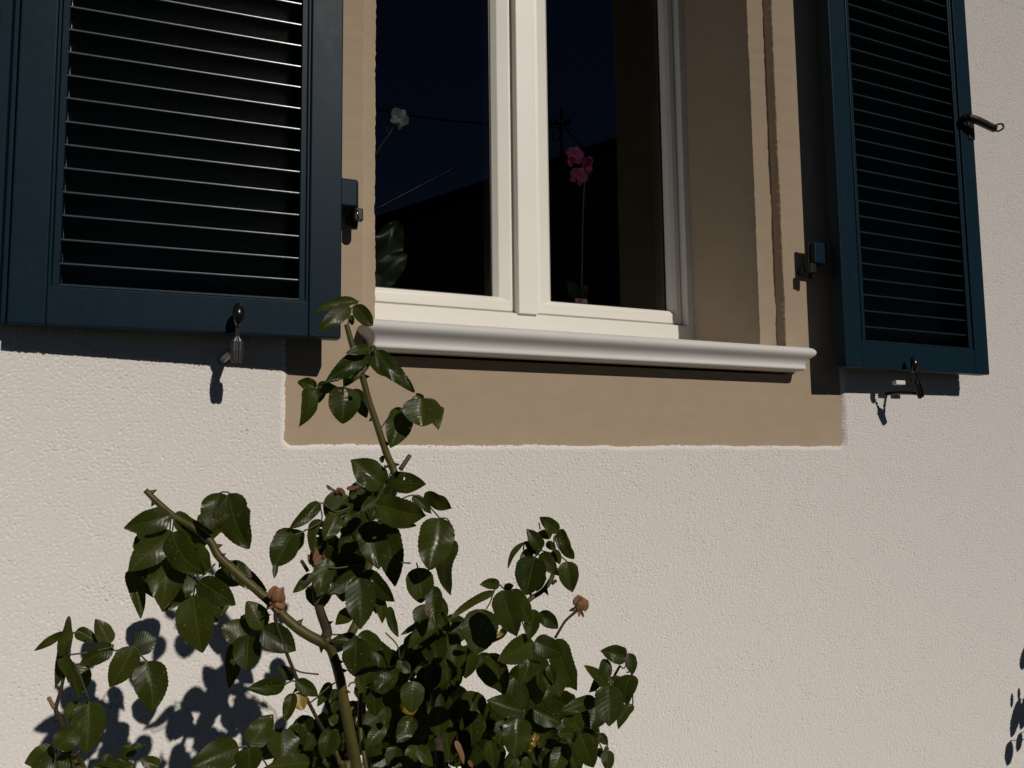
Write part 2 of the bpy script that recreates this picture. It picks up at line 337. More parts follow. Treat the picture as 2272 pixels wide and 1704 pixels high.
# ---------------------------------------------------------------- shutters
HX, HY, SW, ZB, ZR, ZT, TH, PITCHS = .5665, .0905, .4843, .1726, .2317, 1.52, .030, .0367
def shutter(side, ang, label, lip):
    """t runs from the hinge edge, n out of the front face"""
    a = math.radians(ang); s = side
    def fn(t, n, z): return (s*(HX+math.cos(a)*t)+s*math.sin(a)*n*0 + s*math.sin(a)*n, -HY+math.sin(a)*t-math.cos(a)*n, z)
    root = thing('shutter', label, 'shutter', 'louvred shutters of the window')
    B = lambda mb, t0, t1, n0, n1, z0, z1: mb.box((t0, n0, z0), (t1, n1, z1), fn)
    mb = MB()
    B(mb, 0, .0530, -TH, 0, ZB, ZT); B(mb, .4345, SW, -TH, 0, ZB, ZT)                  # stiles
    B(mb, .0532, .4343, -TH, -.0004, ZB, ZR); B(mb, .0532, .4343, -TH, -.0004, ZT-.06, ZT)   # rails
    fr = mb.build('frame', M['paint'], root, bevel=.0022, seg=3)
    mb = MB()                                                                           # stepped mouldings inside the frame
    for t0, t1, t2, t3 in ((.0532, .0580, .0592, .0690), (.4343, .4295, .4283, .4185)):
        B(mb, min(t0, t1), max(t0, t1), -TH+.001, -.0045, ZR-.0005, ZT-.06); B(mb, min(t2, t3), max(t2, t3), -TH+.001, -.0030, ZR-.0005, ZT-.06)
    o = len(mb.f); B(mb, .0582, .4293, -TH+.001, -.0035, ZR+.0002, ZR+.0048); mb.mi[o:] = [1]*(len(mb.f)-o)
    mb.build('moulding', [M['paint'], M['louvre']], root, bevel=.0012, seg=2)
    mb = MB(); z = ZR+.0375
    while z < ZT-.075:                                                                  # louvre blades, front edge high
        P = []                                                                          # section (n, z): slightly domed glossy front edge, blade falling to the back
        for q in (-3.0, -1.5, 0, 1.5, 3, 4.5, 6): q = math.radians(q); P.append((-.0075-.014*(1-math.cos(q)), .014*math.sin(q)))
        P += [(-.0082, .0024), (-.0095, .0027), (-.0460, .0027-.0365*.60), (-.0460, -.0021-.0378*.60), (-.0096, -.0021), (-.0080, -.0014)]
        j = random.uniform(-.0006, .0006); rings = []
        for t in (.0688, .4187):
            rr = [fn(t, n_, z+j-.002+z_) for n_, z_ in P]
            rings.append(rr)
        mb.loft(rings, True, True); z += PITCHS
    for q in ((.0620, .4255, -.056, -.052, ZR-.03, ZT-.05), (.0620, .0680, -.0518, -TH+.0008, ZR-.03, ZT-.05), (.4195, .4255, -.0518, -TH+.0008, ZR-.03, ZT-.05), (.0682, .4193, -.0518, -TH-.0004, ZR-.03, ZR-.02)): B(mb, *q)                                  # backing board and rim added to stop sun passing between the blades
    lv = mb.build('louvre_panel', M['louvre'], root, smooth=True); lv.data.set_sharp_from_angle(angle=math.radians(35))
    if lip:
        mb = MB(); B(mb, SW+.001, SW+.0115, -TH, -.020, ZB+.002, ZT); B(mb, SW+.0117, SW+.0285, -TH, -.0045, ZB+.002, ZT)
        mb.build('edge_strip', M['paint'], root, bevel=.002)
    # hinge: leaf, knuckle and a steel pin
    mb = MB(); mb.box((min(s*.5285, s*.5662), -.052, .4115), (max(s*.5285, s*.5662), -.020, .461))
    hg = mb.build('hinge', M['paint'], root, bevel=.003)
    x = s*.5292
    mb = MB(); tube(mb, [(Vector((x, -.030, .463)), .0070), (Vector((x, -.030, .4112)), .0072), (Vector((x, -.030, .392)), .0072), (Vector((x, -.030, .378)), .0060)], 2, 12); mb.build('hinge_pin', M['iron'], hg, smooth=True)
    mb = MB(); mb.box((min(s*.518, s*.534), -.050, .389), (max(s*.518, s*.534), -.038, .4110)); mb.box((x-.006, -.023, .393), (x+.006, .004, .408)); mb.build('hinge_bracket', M['iron'], hg, bevel=.002)
    return root, fn
shl, fnl = shutter(-1, 3.1918, 'dark blue-green louvred shutter with bright slat edges left of the window', True)
shr, fnr = shutter(1, .695, 'dark blue-green shaded louvred shutter with a lever handle right of the window', False)
mb = MB(); q = at(772, 470, -.078); tube(mb, [(at(791, 464, -.0505), .0016), (at(796, 488, -.0505), .0016)], 2, 8); mb.build('hinge_glint', M['chrome'], shl, smooth=True)  # bright rod added to stand for the blue glint on the black bushing
# lever handle on the free edge of the right shutter
mb = MB(); mb.box((.462, .0, .768), (.4835, .0035, .828), fnr); hp = mb.build('handle', M['iron'], shr, bevel=.001)
mb = MB(); p0 = at(2146, 259, -.105); p1 = at(2207, 286, -.12); p2 = at(2222, 280, -.12)
tube(mb, [(at(2137, 264, -.088), .0085), (at(2143, 262, -.099), .0095), (p0, .0095)], 4, 12)
tube(mb, [(p0, .0085), (at(2170, 268, -.112), .0098), (p1, .0092)], 4, 12)
tube(mb, [(at(2203, 285, -.12), .003), (at(2214, 291, -.12), .0024), (at(2226, 284, -.12), .0024), (at(2223, 275, -.12), .0024), (at(2211, 277, -.12), .0024), (at(2205, 284, -.12), .0024)], 5, 8)
mb.build('handle_lever', M['iron'], hp, smooth=True)

# shutter catches on the wall under each shutter
def catch(label, kx, kz, lean, clip):
    r = thing('shutter_catch', label, 'shutter catch', 'catches holding the shutters open')
    x0 = kx+(-.006 if lean == 0 else -.02)
    mb = MB(); zb_ = .140 if lean == 0 else .124; x0 = x0 if lean == 0 else kx+lean-.004; tube(mb, [(Vector((x0-.004, .004, zb_)), .0075 if lean == 0 else .004), (Vector((x0-.004, -.05, zb_)), .0075 if lean == 0 else .004), (Vector((x0, -.092, zb_+.004 if lean == 0 else zb_-.006)), .0055 if lean == 0 else .004)], 3, 12)
    mb.build('wall_bracket', M['metal' if lean == 0 else 'iron'], r, smooth=True)
    mb = MB(); k = Vector((kx, -.108, kz)); b = Vector((kx+lean, -.098, kz-.075))
    d = (b-k).normalized(); sxv = Vector((0, -1, 0)).cross(d).normalized(); nrm = sxv.cross(d)
    rings = []
    for t, w_, th in ((0.1, .003, .003), (.45, .0032, .003), (.55, .0095, .005), (.75, .0105, .0055), (.97, .0085, .005), (1.0, .007, .003)):
        c = k.lerp(b, t); rings.append([c+sxv*(w_*a)+nrm*(th*e) for a, e in ((-1, -.4), (-.6, -1), (-.25, -1), (-.2, -.5), (.2, -.5), (.25, -1), (.6, -1), (1, -.4), (1, .6), (-1, .6))])
    mb.loft(rings); mb.build('lever', M[clip], r, bevel=.0008)
    mb = MB(); rings = []
    for t in np.linspace(0, 1, 9):
        z = kz+.017-.036*t; rad = .0105*math.sin(math.pi*min(max(t*.93+.04, .02), .98))**.45
        yy = -.108-.004*math.sin(math.pi*t)
        rings.append([(kx+rad*.85*math.cos(q), yy+rad*.8*math.sin(q), z) for q in np.linspace(0, 2*math.pi, 14, endpoint=False)])
    mb.loft(rings); mb.build('knob', M['black'], r, smooth=True)
    return r
catch('black-knobbed shutter catch with a grey clip under the left shutter', -.7335, .199, 0, 'metal')
cr_ = catch('tilted dark shutter catch with a white plastic bit under the right shutter', .756, .183, .033, 'iron')
mb = MB(); c = at(1996, 849, -.05); mb.box((c.x-.016, -.055, c.z-.005), (c.x+.014, -.042, c.z+.005)); mb.build('plastic_stop', M['whitebit'], cr_, bevel=.0015)
mb = MB(); c = at(2030, 846, -.06); mb.box((c.x-.012, -.062, c.z-.004), (c.x+.020, -.058, c.z+.005)); mb.build('back_plate', M['iron'], cr_, bevel=.001)

# ---------------------------------------------------------------- what the panes mirror: the house across the street, its roof mast and wires
opp = thing('opposite_house', 'dark gabled house across the street, mirrored in the window panes', 'house')
sl_ = (7.8536-5.2562)/(9.9757-4.1450); rz = lambda x: 5.2562+(x-4.145)*sl_
xr = 13.0; xl = -1.5; xe = 2*xr-xl
mb = MB(); P = [(xl+.6, -1.55), (xe-.6, -1.55), (xe-.6, rz(xl+.6)-.3), (xr, rz(xr)-.3), (xl+.6, rz(xl+.6)-.3)]
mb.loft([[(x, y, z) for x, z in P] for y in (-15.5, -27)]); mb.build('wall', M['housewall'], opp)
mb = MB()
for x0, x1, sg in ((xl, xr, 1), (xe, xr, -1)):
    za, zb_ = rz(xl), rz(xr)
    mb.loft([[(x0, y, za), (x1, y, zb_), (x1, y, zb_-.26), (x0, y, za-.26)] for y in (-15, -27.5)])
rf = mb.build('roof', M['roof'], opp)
mb = MB(); mb.box((15.2, -20, 7), (16, -19.2, 10.4)); mb.build('chimney', M['housewall'], rf)
for x in (6, 11.5, 17):
    mb = MB(); mb.box((x, -15.44, 1.2), (x+1.2, -15.505, 2.7)); f = mb.build('window', M['housewall'], opp)
    mb = MB(); mb.box((x+.08, -15.40, 1.28), (x+1.12, -15.435, 2.62)); mb.build('pane', M['black'], f)
mast = thing('roof_mast', 'thin wire-carrying mast on the mirrored roof ridge', 'mast')
mb = MB(); mx = 8.69; tube(mb, [(Vector((mx, -15.2, 7.0)), .035), (Vector((mx, -15.2, 8.2)), .03), (Vector((mx+.02, -15.2, 8.5)), .02)], 3, 8); mb.build('pole', M['wire'], mast)
mb = MB(); tube(mb, [(Vector((mx-.32, -15.2, 8.02)), .03), (Vector((mx+.25, -15.2, 8.12)), .03)], 2, 6)
for dx, dz in ((-.3, .0), (-.14, .03), (.12, .07), (.22, .1)): tube(mb, [(Vector((mx+dx, -15.2, 8.0+dz)), .05), (Vector((mx+dx, -15.2, 8.15+dz)), .03)], 2, 6)
tube(mb, [(Vector((mx, -15.2, 7.75)), .02), (Vector((mx-.2, -15.2, 7.62)), .02), (Vector((mx-.22, -15.2, 7.8)), .02)], 4, 6)
mb.build('crossarm', M['wire'], mast)
for lab, P in (('upper sagging wire mirrored in the left pane', [(-14, 8.4), (-4, 7.75), (4.13, 7.64), (6.77, 7.76), (mx, 7.98)]),
               ('lower slanting wire mirrored just above the roof edge', [(3.5, 5.0), (4.14, 5.42), (6.76, 7.08), (mx, 8.12)]),
               ('short wire from the mast down to the roof on its right', [(mx, 8.12), (8.9, 7.9), (9.32, 7.56), (9.9, 7.2)])):
    mb = MB(); tube(mb, [(Vector((x, -15.2, z)), .015) for x, z in P], 6, 6)
    tag(mb.build('overhead_wire', M['wire'], smooth=True), lab, 'wire', 'wires at the roof mast')

# ---------------------------------------------------------------- leaves
LS = lambda u: (max(u, 0)**.52)*(max(1-u, 0)**.86)*(1-.25*max(u-.8, 0)*5*max(u-.8,0)*5)/.3765
class Leaves:
    def __init__(s): s.v = []; s.f = []; s.uv = []; s.t = []
    def leaf(s, B, T, wid, roll=0, fold=.25, curl=.12, bow=0, tint=None, holes=(), nu=26, nc=8, blunt=0, twist=0, cup=0, teeth=.025, view=None):
        B = Vector(B); T = Vector(T); a = T-B; L = a.length; a.normalize()
        v = Vector(view).normalized() if view else ((B+T)/2-CAM).normalized(); sd_ = a.cross(v).normalized(); nn = sd_.cross(a).normalized()
        if nn.dot(v) > 0: nn = -nn
        tint = random.random() if tint is None else tint
        o = len(s.v); ph = random.random()*6; wv = random.uniform(.02, .09)*L; fq = random.uniform(6, 12)
        for i in range(nu+1):
            u = i/nu; sh = LS(u)
            if blunt: sh = sh*(1-blunt)+blunt*math.sqrt(max(0, 1-(2*u-1)**2))
            hw = wid/2*min(sh, 1)+.0004
            ro = roll+twist*(u-.3)
            S = sd_*math.cos(ro)+nn*math.sin(ro); N = nn*math.cos(ro)-sd_*math.sin(ro)
            c0 = B+a*(L*u)+sd_*(bow*4*u*(1-u))-N*(curl*L*(u*u-.25*u))
            for j in range(nc+1):
                c = -1+2*j/nc; e = abs(c)
                k = 1+(teeth*(1 if i % 2 else -1) if e > .99 and 1 < i < nu-1 else 0)
                p = c0+S*(hw*c*k)+N*(fold*hw*e*(1-.25*e)-cup*hw*c*c+wv*.5*math.sin(u*fq+ph+c*2)*e)
                s.v.append(tuple(p)); s.uv.append((u, .5+.5*c)); s.t.append(tint)
        for i in range(nu):
            for j in range(nc):
                if any((i-hi)**2+((j-hj)*1.3)**2 < hr*hr for hi, hj, hr in holes): continue
                k = o+i*(nc+1)+j; s.f.append((k, k+nc+1, k+nc+2, k+1))
    def build(s, name, m, parent=None):
        me = bpy.data.meshes.new(name); me.from_pydata(s.v, [], s.f); me.materials.append(m)
        uv = me.uv_layers.new(name='leaf'); li = np.empty(len(me.loops), np.int32); me.loops.foreach_get('vertex_index', li)
        uv.data.foreach_set('uv', np.array(s.uv, np.float32)[li].ravel())
        at_ = me.attributes.new('tint', 'FLOAT', 'POINT'); at_.data.foreach_set('value', np.array(s.t, np.float32))
        me.polygons.foreach_set('use_smooth', [True]*len(me.polygons))
        o = bpy.data.objects.new(name, me); COL.objects.link(o)
        if parent: o.parent = parent
        return o
# crops of the photograph the outlines were measured in: x0, y0, photo pixels per crop pixel
CROP = dict(P=(0, 0, 1), A=(250, 1050, .27125), B=(600, 600, .3014), C=(600, 1000, .24108), D=(500, 1300, .24355), E=(850, 1104, .36166), F=(50, 1354, .21097), G=(380, 1404, .18083),
            H=(700, 1404, .18083), I=(1000, 1404, .19892), J=(860, 1204, .18083), K=(1100, 1120, .18083))
def px(c, x, y): X, Y, s = CROP[c]; return X+x*s, Y+y*s
YB = -.55
DY = 0
def P3(c, x, y, dy=0): return at(*px(c, x, y), YB+DY+dy)
# base x y, tip x y, apparent width, offset towards the wall (cm), then options
LEAVES = {
'upper': '''B 640 225 338 305 66 1 bow=-26 curl=.25|B 582 262 372 432 118 -1 curl=.2 fold=.1|B 625 258 748 408 112 0 blunt=.5|B 590 330 602 402 44 1|B 725 590 428 812 140 0 curl=.2|B 702 640 538 850 130 2|B 708 660 622 805 66 -1
B 770 590 1076 862 128 -1 bow=-22 curl=.25|B 748 640 892 786 86 2 bow=-10|B 742 598 770 552 52 0|B 725 572 560 604 74 -1|B 338 862 205 812 92 1 blunt=.4|B 272 868 256 1142 116 -1 bow=22 curl=.3 roll=.5|B 345 850 492 872 84 0|B 332 868 360 972 124 2
B 545 858 538 1112 226 -1 blunt=.35 holes=5,4,1.3;8,5,1.2;9,4,1;3,2,.9|B 600 875 712 1082 120 2|B 985 1018 888 1298 188 0|B 1112 940 1112 1150 276 -1 blunt=.6 holes=17,3,.8|B 1250 1000 1238 1172 100 2 bow=-30|B 1128 942 1070 908 34 0
B 832 1590 602 1384 205 0 fold=.35|B 862 1545 1152 1588 150 -1 holes=10,5,.8|B 838 1392 802 1385 50 0|B 855 1440 838 1450 24 0
C 965 490 1440 642 265 -4 fold=.3|C 1418 395 1668 548 135 0 roll=.5|C 1310 418 1492 576 96 2|C 1558 620 1465 1088 330 -1 blunt=.35 fold=.3|C 1690 822 1602 1312 175 1 bow=-52 roll=.4|C 715 415 505 605 250 1 blunt=.5|C 452 478 196 722 122 0
A 1472 488 1322 760 222 0 blunt=.3|A 1335 735 1322 858 40 -1|A 1450 468 1310 522 44 1|C 442 628 400 952 170 1 holes=12,4,1;6,5,.6|C 620 590 492 822 170 0|C 835 690 640 990 215 1|C 905 645 1000 1090 270 -1 fold=.3 holes=9,4,.8|C 1045 640 1160 1246 250 2|C 1060 700 1150 1050 200 4
C 838 990 590 1152 180 1|C 520 985 440 1340 190 1|C 385 1138 220 1306 92 0|C 832 1120 530 1322 150 0|C 822 1170 832 1642 272 -2 fold=.25|C 866 1108 1122 1416 175 0 holes=7,3,.7|C 1360 1075 1395 1402 250 0 blunt=.3|C 1505 1245 1508 1612 152 -1|J 560 945 256 1276 175 0|J 400 985 168 1130 62 1
C 850 1330 690 1250 110 3|C 765 1470 598 1585 130 2|C 985 1335 1040 1582 100 1 bow=12|C 960 1300 970 1500 80 3|J 18 785 132 1160 112 1 bow=-20|C 962 438 838 552 92 -1|C 862 345 788 392 74 0|C 792 396 718 432 56 0|C 962 528 928 642 108 1|C 832 556 778 852 130 1|C 1052 640 1342 692 96 2|C 740 620 660 760 120 2|C 920 420 870 330 60 1''',
'left': '''A 478 345 104 456 195 -1 fold=.2|A 505 330 822 505 145 0 bow=-40|A 482 488 130 792 236 -1|A 468 492 415 1132 300 0 fold=.22|A 488 482 745 832 215 -2 bow=-48 curl=.2|A 128 795 228 1188 115 1 bow=22|A 330 740 330 1012 260 3|A 664 825 425 1132 160 2|A 870 160 815 462 236 0 blunt=.35|A 952 165 1116 618 262 -1 bow=-30
A 700 880 1006 1080 195 -1|A 656 1010 712 1472 292 -1 fold=.25|A 750 930 850 1222 225 2|A 838 815 1066 905 128 1|A 968 722 1262 962 140 1 bow=-26|A 1232 1270 1110 1045 172 0 blunt=.35|A 1115 1325 885 1262 205 0 blunt=.4|A 1110 1318 1092 1622 215 -1|A 1222 1275 1502 1450 212 -1|A 1000 1385 985 1740 130 2 curl=.3|A 640 590 785 815 170 3|A 690 780 606 796 46 2''',
'low_left': '''F 392 480 528 72 118 -1 roll=.6|F 432 230 122 425 78 0 roll=.4|F 442 272 330 822 125 1 bow=36 roll=.4|F 400 470 562 936 120 -1 bow=38 roll=.5|F 942 385 600 565 192 0|F 920 352 768 92 168 1|F 1172 378 1412 300 236 0 roll=.3|F 1166 388 930 820 262 -1|F 1310 535 1400 1056 335 -1 fold=.28|F 560 560 640 862 226 2|F 560 220 785 325 132 1
F 700 955 682 1512 325 0|F 592 958 480 1180 175 1|F 362 1460 622 1180 236 -1|F 340 1478 28 1612 222 1|F 350 1560 70 1690 210 0|F 362 1558 680 1680 185 0|F 1158 1418 1048 1592 140 1|F 1150 1432 1302 1415 52 0|F 905 1512 870 1630 92 1|F 800 1600 1182 1625 84 0|F 1440 1650 1240 1560 135 0|F 740 1640 960 1690 90 1|F 1000 1600 1200 1700 120 2''',
'middle': '''G 1385 635 972 685 205 0|G 1510 560 1318 408 130 1|G 1528 590 1814 772 160 0|G 1492 740 1400 1088 150 -1|G 960 1392 1240 995 290 -1|G 830 1410 262 1640 370 0 blunt=.2|G 952 1408 962 1740 320 -1|G 1700 1590 1176 1642 200 0|G 1852 1080 1620 1482 180 2|G 1962 1188 1856 1545 205 0|G 1950 608 1800 905 120 1|G 2022 688 1960 1002 222 2|G 2052 1008 1800 1135 155 2
H 500 58 480 525 300 -2 fold=.2|H 520 28 832 206 222 -1|H 492 40 188 102 112 -1|H 650 150 1000 420 250 2|H 1040 335 1010 432 64 0|H 1036 372 1172 490 128 1|H 736 712 1020 470 215 -1 fold=.35|H 702 728 742 1032 195 -1|H 508 528 602 745 110 0|H 850 898 860 1142 145 0|H 842 1128 640 1382 182 1 blunt=.3|H 1232 1378 1110 1655 172 0|H 1236 1388 1442 1642 152 -1
H 1195 590 1178 975 285 -1 blunt=.3|H 1200 1030 1000 1350 225 2|H 1400 1000 1300 1400 262 3|H 1500 900 1522 1300 245 2|H 1000 1400 900 1660 205 2|H 1450 350 1480 820 265 3|H 1562 300 1560 720 205 3|H 882 1448 680 1648 200 3|H 1100 1080 1180 1500 220 4|H 1600 1150 1640 1600 260 3|H 1350 1350 1500 1690 240 3|G 2010 1180 1990 1500 150 1|H 120 1500 40 1700 150 2|H 300 1100 420 1480 160 4|H 560 800 520 1200 130 3''',
'right': '''I 922 95 528 315 272 -4|I 930 98 1262 245 232 -4 fold=.2|I 1185 65 1378 655 262 2 bow=-30|I 1112 352 1240 715 255 0|I 1100 358 1152 572 115 -1|I 440 225 602 690 262 3|I 300 352 562 664 152 -2|I 940 155 800 585 225 2|I 1000 245 930 835 255 3|I 805 885 418 752 242 -2|I 835 862 800 570 112 -1|I 920 852 1240 1010 235 -1|I 830 878 1162 1195 190 -1|I 742 940 720 1405 315 -2 fold=.3
I 1758 580 1772 1045 318 -2 fold=.25|I 1620 768 1276 882 152 0 bow=-22 curl=.3|I 1622 778 1560 1085 292 1|I 1752 572 1496 362 122 -1|I 1776 498 1985 742 182 0|I 1962 270 1700 200 195 0 curl=.3|I 1745 295 1585 664 160 1 bow=34 roll=.4|I 1986 228 2042 464 132 0|I 2020 468 1960 805 232 0 bow=-40|I 2032 800 1868 1062 118 1 bow=-30
I 1260 948 1482 1092 145 0|I 1438 1125 1606 1520 245 -1|I 1292 1248 1128 1560 205 0|I 1308 1248 1425 1600 222 1|I 1372 1122 1206 1128 135 0|I 1372 1128 1330 1252 128 1|I 1652 1128 1755 1250 92 0|I 1755 1268 1715 1332 44 0|I 1642 1288 1692 1404 84 0|I 1740 1308 1765 1545 142 0|I 1482 1098 1645 1185 115 1|I 1192 1195 1020 1305 125 1|I 1042 1178 978 1282 84 0|I 402 1108 532 1192 84 -1
I 450 1195 482 1540 172 2|I 722 1378 620 1560 152 1|I 800 1400 900 1540 110 0|I 620 980 520 1300 200 4|I 300 900 200 1400 240 4|I 900 1150 1000 1500 220 4|I 1000 600 1100 1000 220 5|I 700 500 650 900 220 5|I 1100 1250 1050 1560 200 4|I 560 1250 420 1600 180 4|I 150 1000 60 1500 200 4
J 1312 600 786 944 92 0 bow=-40 roll=.5|J 1372 520 1146 515 125 1 bow=-16|J 1430 565 1552 508 80 1|J 1400 585 1572 1155 335 -5 fold=.28|J 1512 575 1782 1005 222 -4|J 1185 815 1075 1385 425 -5 fold=.25|J 930 978 758 1105 155 2|J 660 895 750 1105 110 2|J 1262 928 1392 992 96 1|J 1870 848 2094 1055 178 1 fold=.45|J 1800 818 1738 1185 185 -4
J 560 1125 600 1520 305 2|J 760 1075 700 1520 305 3|J 850 1245 820 1580 255 2|J 1000 1300 960 1659 260 4|J 1150 1350 1250 1659 220 4|J 500 1000 560 1300 150 2|J 640 1480 600 1800 240 3|J 820 1500 760 1850 240 4
K 472 635 372 1105 375 0 blunt=.2|K 440 560 298 690 125 1|K 345 460 148 772 62 0 bow=-36 roll=.5|K 560 540 395 300 165 -1|K 562 560 356 460 155 1|K 772 325 538 150 152 -1|K 690 372 518 348 112 1|K 560 588 742 862 172 0|K 700 558 802 722 115 1|K 798 298 932 592 142 0 bow=-34|K 820 500 962 662 132 -1|K 870 695 932 1072 242 -1 fold=.35|K 722 842 802 788 92 1|K 740 378 802 572 56 0|K 622 458 742 552 92 1|K 602 868 508 1058 74 2'''}
YEL = 'G 1530 735 1622 945 175 0 blunt=.4|I 972 1108 878 1332 76 0|J 1442 1048 1342 1168 58 1|H 1130 800 1195 1014 225 3'
DRY = 'H 1715 1325 1852 1595 62 -1 roll=.5|H 1880 1565 1935 1660 40 -1|H 420 925 505 985 60 1'
def parse(txt, lv, yb=0):
    out = []
    for e in txt.replace('\n', '|').split('|'):
        q = e.split()
        if not q: continue
        c = q[0]; bx_, by_, tx, ty, wd, dz = map(float, q[1:7]); kw = {}
        for x in q[7:]:
            k, v = x.split('=')
            kw[k] = [tuple(map(float, h.split(','))) for h in v.split(';')] if k == 'holes' else float(v)
        sc = CROP[c][2]; dy = (dz*.016 if dz < 2 else (dz-1)*.055)+random.uniform(-.012, .012)+(yb(px(c, bx_, by_)[0]) if callable(yb) else yb)
        B = P3(c, bx_, by_, dy); T0 = P3(c, tx, ty, dy)
        L = (T0-B).length; up = (T0.z-B.z)/max(L, 1e-5)
        T = P3(c, tx, ty, dy-L*random.uniform(.10, .38)*(1 if up < .2 else -.3))      # hanging blades swing out from the wall
        pm = depth((B+T)/2)/FPX*sc
        kw['bow'] = kw.get('bow', 0)*pm*(1 if True else 0)
        ro = kw.pop('roll', 0)*random.choice((-1, 1)) if 'roll' in kw else random.uniform(-.28, .28)
        kw.setdefault('fold', random.uniform(.05, .42)); kw.setdefault('curl', random.uniform(-.02, .28))
        lv.leaf(B, T, wd*.99*pm/math.cos(ro), roll=ro, twist=random.uniform(-.5, .5), **kw); out.append((B, c, bx_, by_, dy))
    return out
rose = thing('rose_bush', 'leggy thorny rose bush with dark green leaves in front of the white wall', 'rose bush')
def cane(name, pts, m, c='P', foliage=None, thorns=0, parent=None, lump=.03, cutend=False):
    """pts: crop x, y, thickness in crop pixels, offset towards the wall"""
    o = parent or rose
    mb = MB(); Q = []
    for p in pts:
        cc = c
        if isinstance(p[0], str): cc, p = p[0], p[1:]
        v = P3(cc, p[0], p[1], p[3] if len(p) > 3 else 0) if len(p) < 5 else Vector(p[:3])
        Q.append((v, p[2]*.44*CROP[cc][2]*depth(v)/FPX if len(p) < 5 else p[3]))
    S = tube(mb, Q, 7, 10, 0, lump)
    for k in range(thorns):
        i = random.randrange(2, len(S)-2); s_ = S[i]; p = Vector(s_[:3]); t = (Vector(S[i+1][:3])-Vector(S[i-1][:3])).normalized()
        q = random.choice((-1, 1)); sd2 = (t.cross(FWD)*q+Vector((0, random.uniform(-.8, .4), 0))).normalized(); r = s_[3]; h = random.uniform(.004, .007)
        if t.z < 0: t = -t
        base = [p+sd2*r*.85+t*.0030*math.cos(a)+t.cross(sd2)*.0012*math.sin(a) for a in np.linspace(0, 2*math.pi, 6, endpoint=False)]
        tip = p+sd2*(r+h)-t*h*.35; b0 = len(mb.v)
        mb.add(base+[tip], [(j, (j+1) % 6, 6) for j in range(6)], 1)
    ob = mb.build(name, [m, M['thorn']], o, smooth=True)
    return ob
# the canes
main = cane('cane', [('D', 915, 470, 96), ('D', 985, 640, 100), ('D', 1045, 850, 104), ('D', 1090, 1100, 108), ('D', 1135, 1350, 120), ('D', 1190, 1659, 128), (-.650, -.555, -.47, .0088, 0), (-.635, -.55, -1.0, .011, 0), (-.63, -.54, -1.56, .014, 0)], M['cane'], thorns=7)
DY = .02
up = cane('cane', [('B', 560, 398, 44), ('B', 600, 545, 50), ('B', 655, 720, 52), ('B', 682, 800, 54), ('B', 722, 950, 54), ('B', 785, 1140, 58), ('B', 848, 1330, 60), ('B', 900, 1455, 62), ('B', 925, 1560, 62), ('C', 1100, 480, 70, .04), ('C', 960, 800, 80, .06), ('C', 880, 1200, 84, .06), ('C', 800, 1560, 90, .04), ('C', 660, 1790, 96, .02), ('D', 935, 560, 96)], M['cane'], thorns=9)
DY = 0
lf = cane('cane', [('A', 268, 140, 52, 0.075), ('A', 380, 250, 60, 0.071), ('A', 500, 350, 64, 0.065), ('A', 700, 470, 72, 0.054), ('A', 800, 560, 76, 0.049), ('A', 870, 680, 80, 0.046), ('A', 1000, 800, 84, 0.039), ('A', 1150, 930, 84, 0.032), ('A', 1300, 1060, 92, 0.024), ('A', 1420, 1190, 92, 0.018), ('A', 1560, 1300, 98, 0.011), ('A', 1720, 1385, 104, 0.003), ('A', 1800, 1410, 100, 0.000)], M['cane'], thorns=14)
vt = cane('cane', [('C', 505, 830, 40, .06), ('C', 455, 1030, 60, .06), ('C', 415, 1250, 84, .05), ('C', 460, 1480, 96, .03), ('C', 520, 1652, 104, .01), ('D', 915, 480, 96)], M['oldcane'], thorns=6)
sec = cane('cane', [('H', 555, 700, 60, .03), ('H', 545, 1000, 70, .03), ('H', 560, 1300, 62, .02), ('H', 620, 1659, 62, .01), (-.634, -.535, -.47, .0055, 0), (-.61, -.52, -1.0, .008, 0), (-.60, -.52, -1.56, .010, 0)], M['cane'], thorns=3)
old = cane('cane', [('J', 590, 1150, 80, .12), ('H', 1440, 300, 120, .12), ('H', 1470, 800, 140, .12), ('H', 1500, 1300, 150, .10), ('H', 1520, 1700, 150, .08), (-.555, -.50, -.50, .012, 0), (-.57, -.50, -1.0, .015, 0), (-.58, -.5, -1.56, .02, 0)], M['oldcane'], thorns=4)
rt = cane('cane', [('J', 270, 1690, 60, .13), ('J', 455, 1480, 62, .13), ('J', 900, 1310, 70, .12), ('J', 1350, 1170, 72, .06), ('J', 1480, 1020, 70, .01), ('J', 1720, 720, 66), ('J', 1900, 590, 66), ('K', 690, 890, 66), ('K', 715, 700, 40), ('K', 718, 560, 26), ('K', 712, 390, 20)], M['cane'], thorns=6)
rr = cane('cane', [('I', 1380, 1300, 40, .02), ('I', 1505, 1040, 38, .01), ('I', 1600, 800, 36), ('I', 1760, 600, 36), ('I', 1830, 470, 34), ('I', 1890, 365, 30)], M['cane'], thorns=2)
cane('stub', [('C', 1195, 175, 52), ('C', 1285, 40, 46)], M['cane'], parent=up, lump=0)
cane('stub', [('C', 345, 1110, 40), ('C', 285, 1010, 36)], M['oldcane'], parent=vt, lump=0)
cane('stub', [('K', 690, 960, 60), ('K', 742, 930, 44)], M['oldcane'], parent=rt, lump=.15)
DY = .06
ll = cane('cane', [('F', 525, 240, 26), ('F', 480, 480, 34), ('F', 400, 850, 44), ('F', 350, 1040, 50), ('F', 400, 1150, 60), ('F', 500, 1480, 50), ('F', 540, 1680, 50), (-.925, -.53, -.45, .006, 0), (-.82, -.52, -1.0, .009, 0), (-.72, -.52, -1.56, .011, 0)], M['oldcane'], thorns=3)
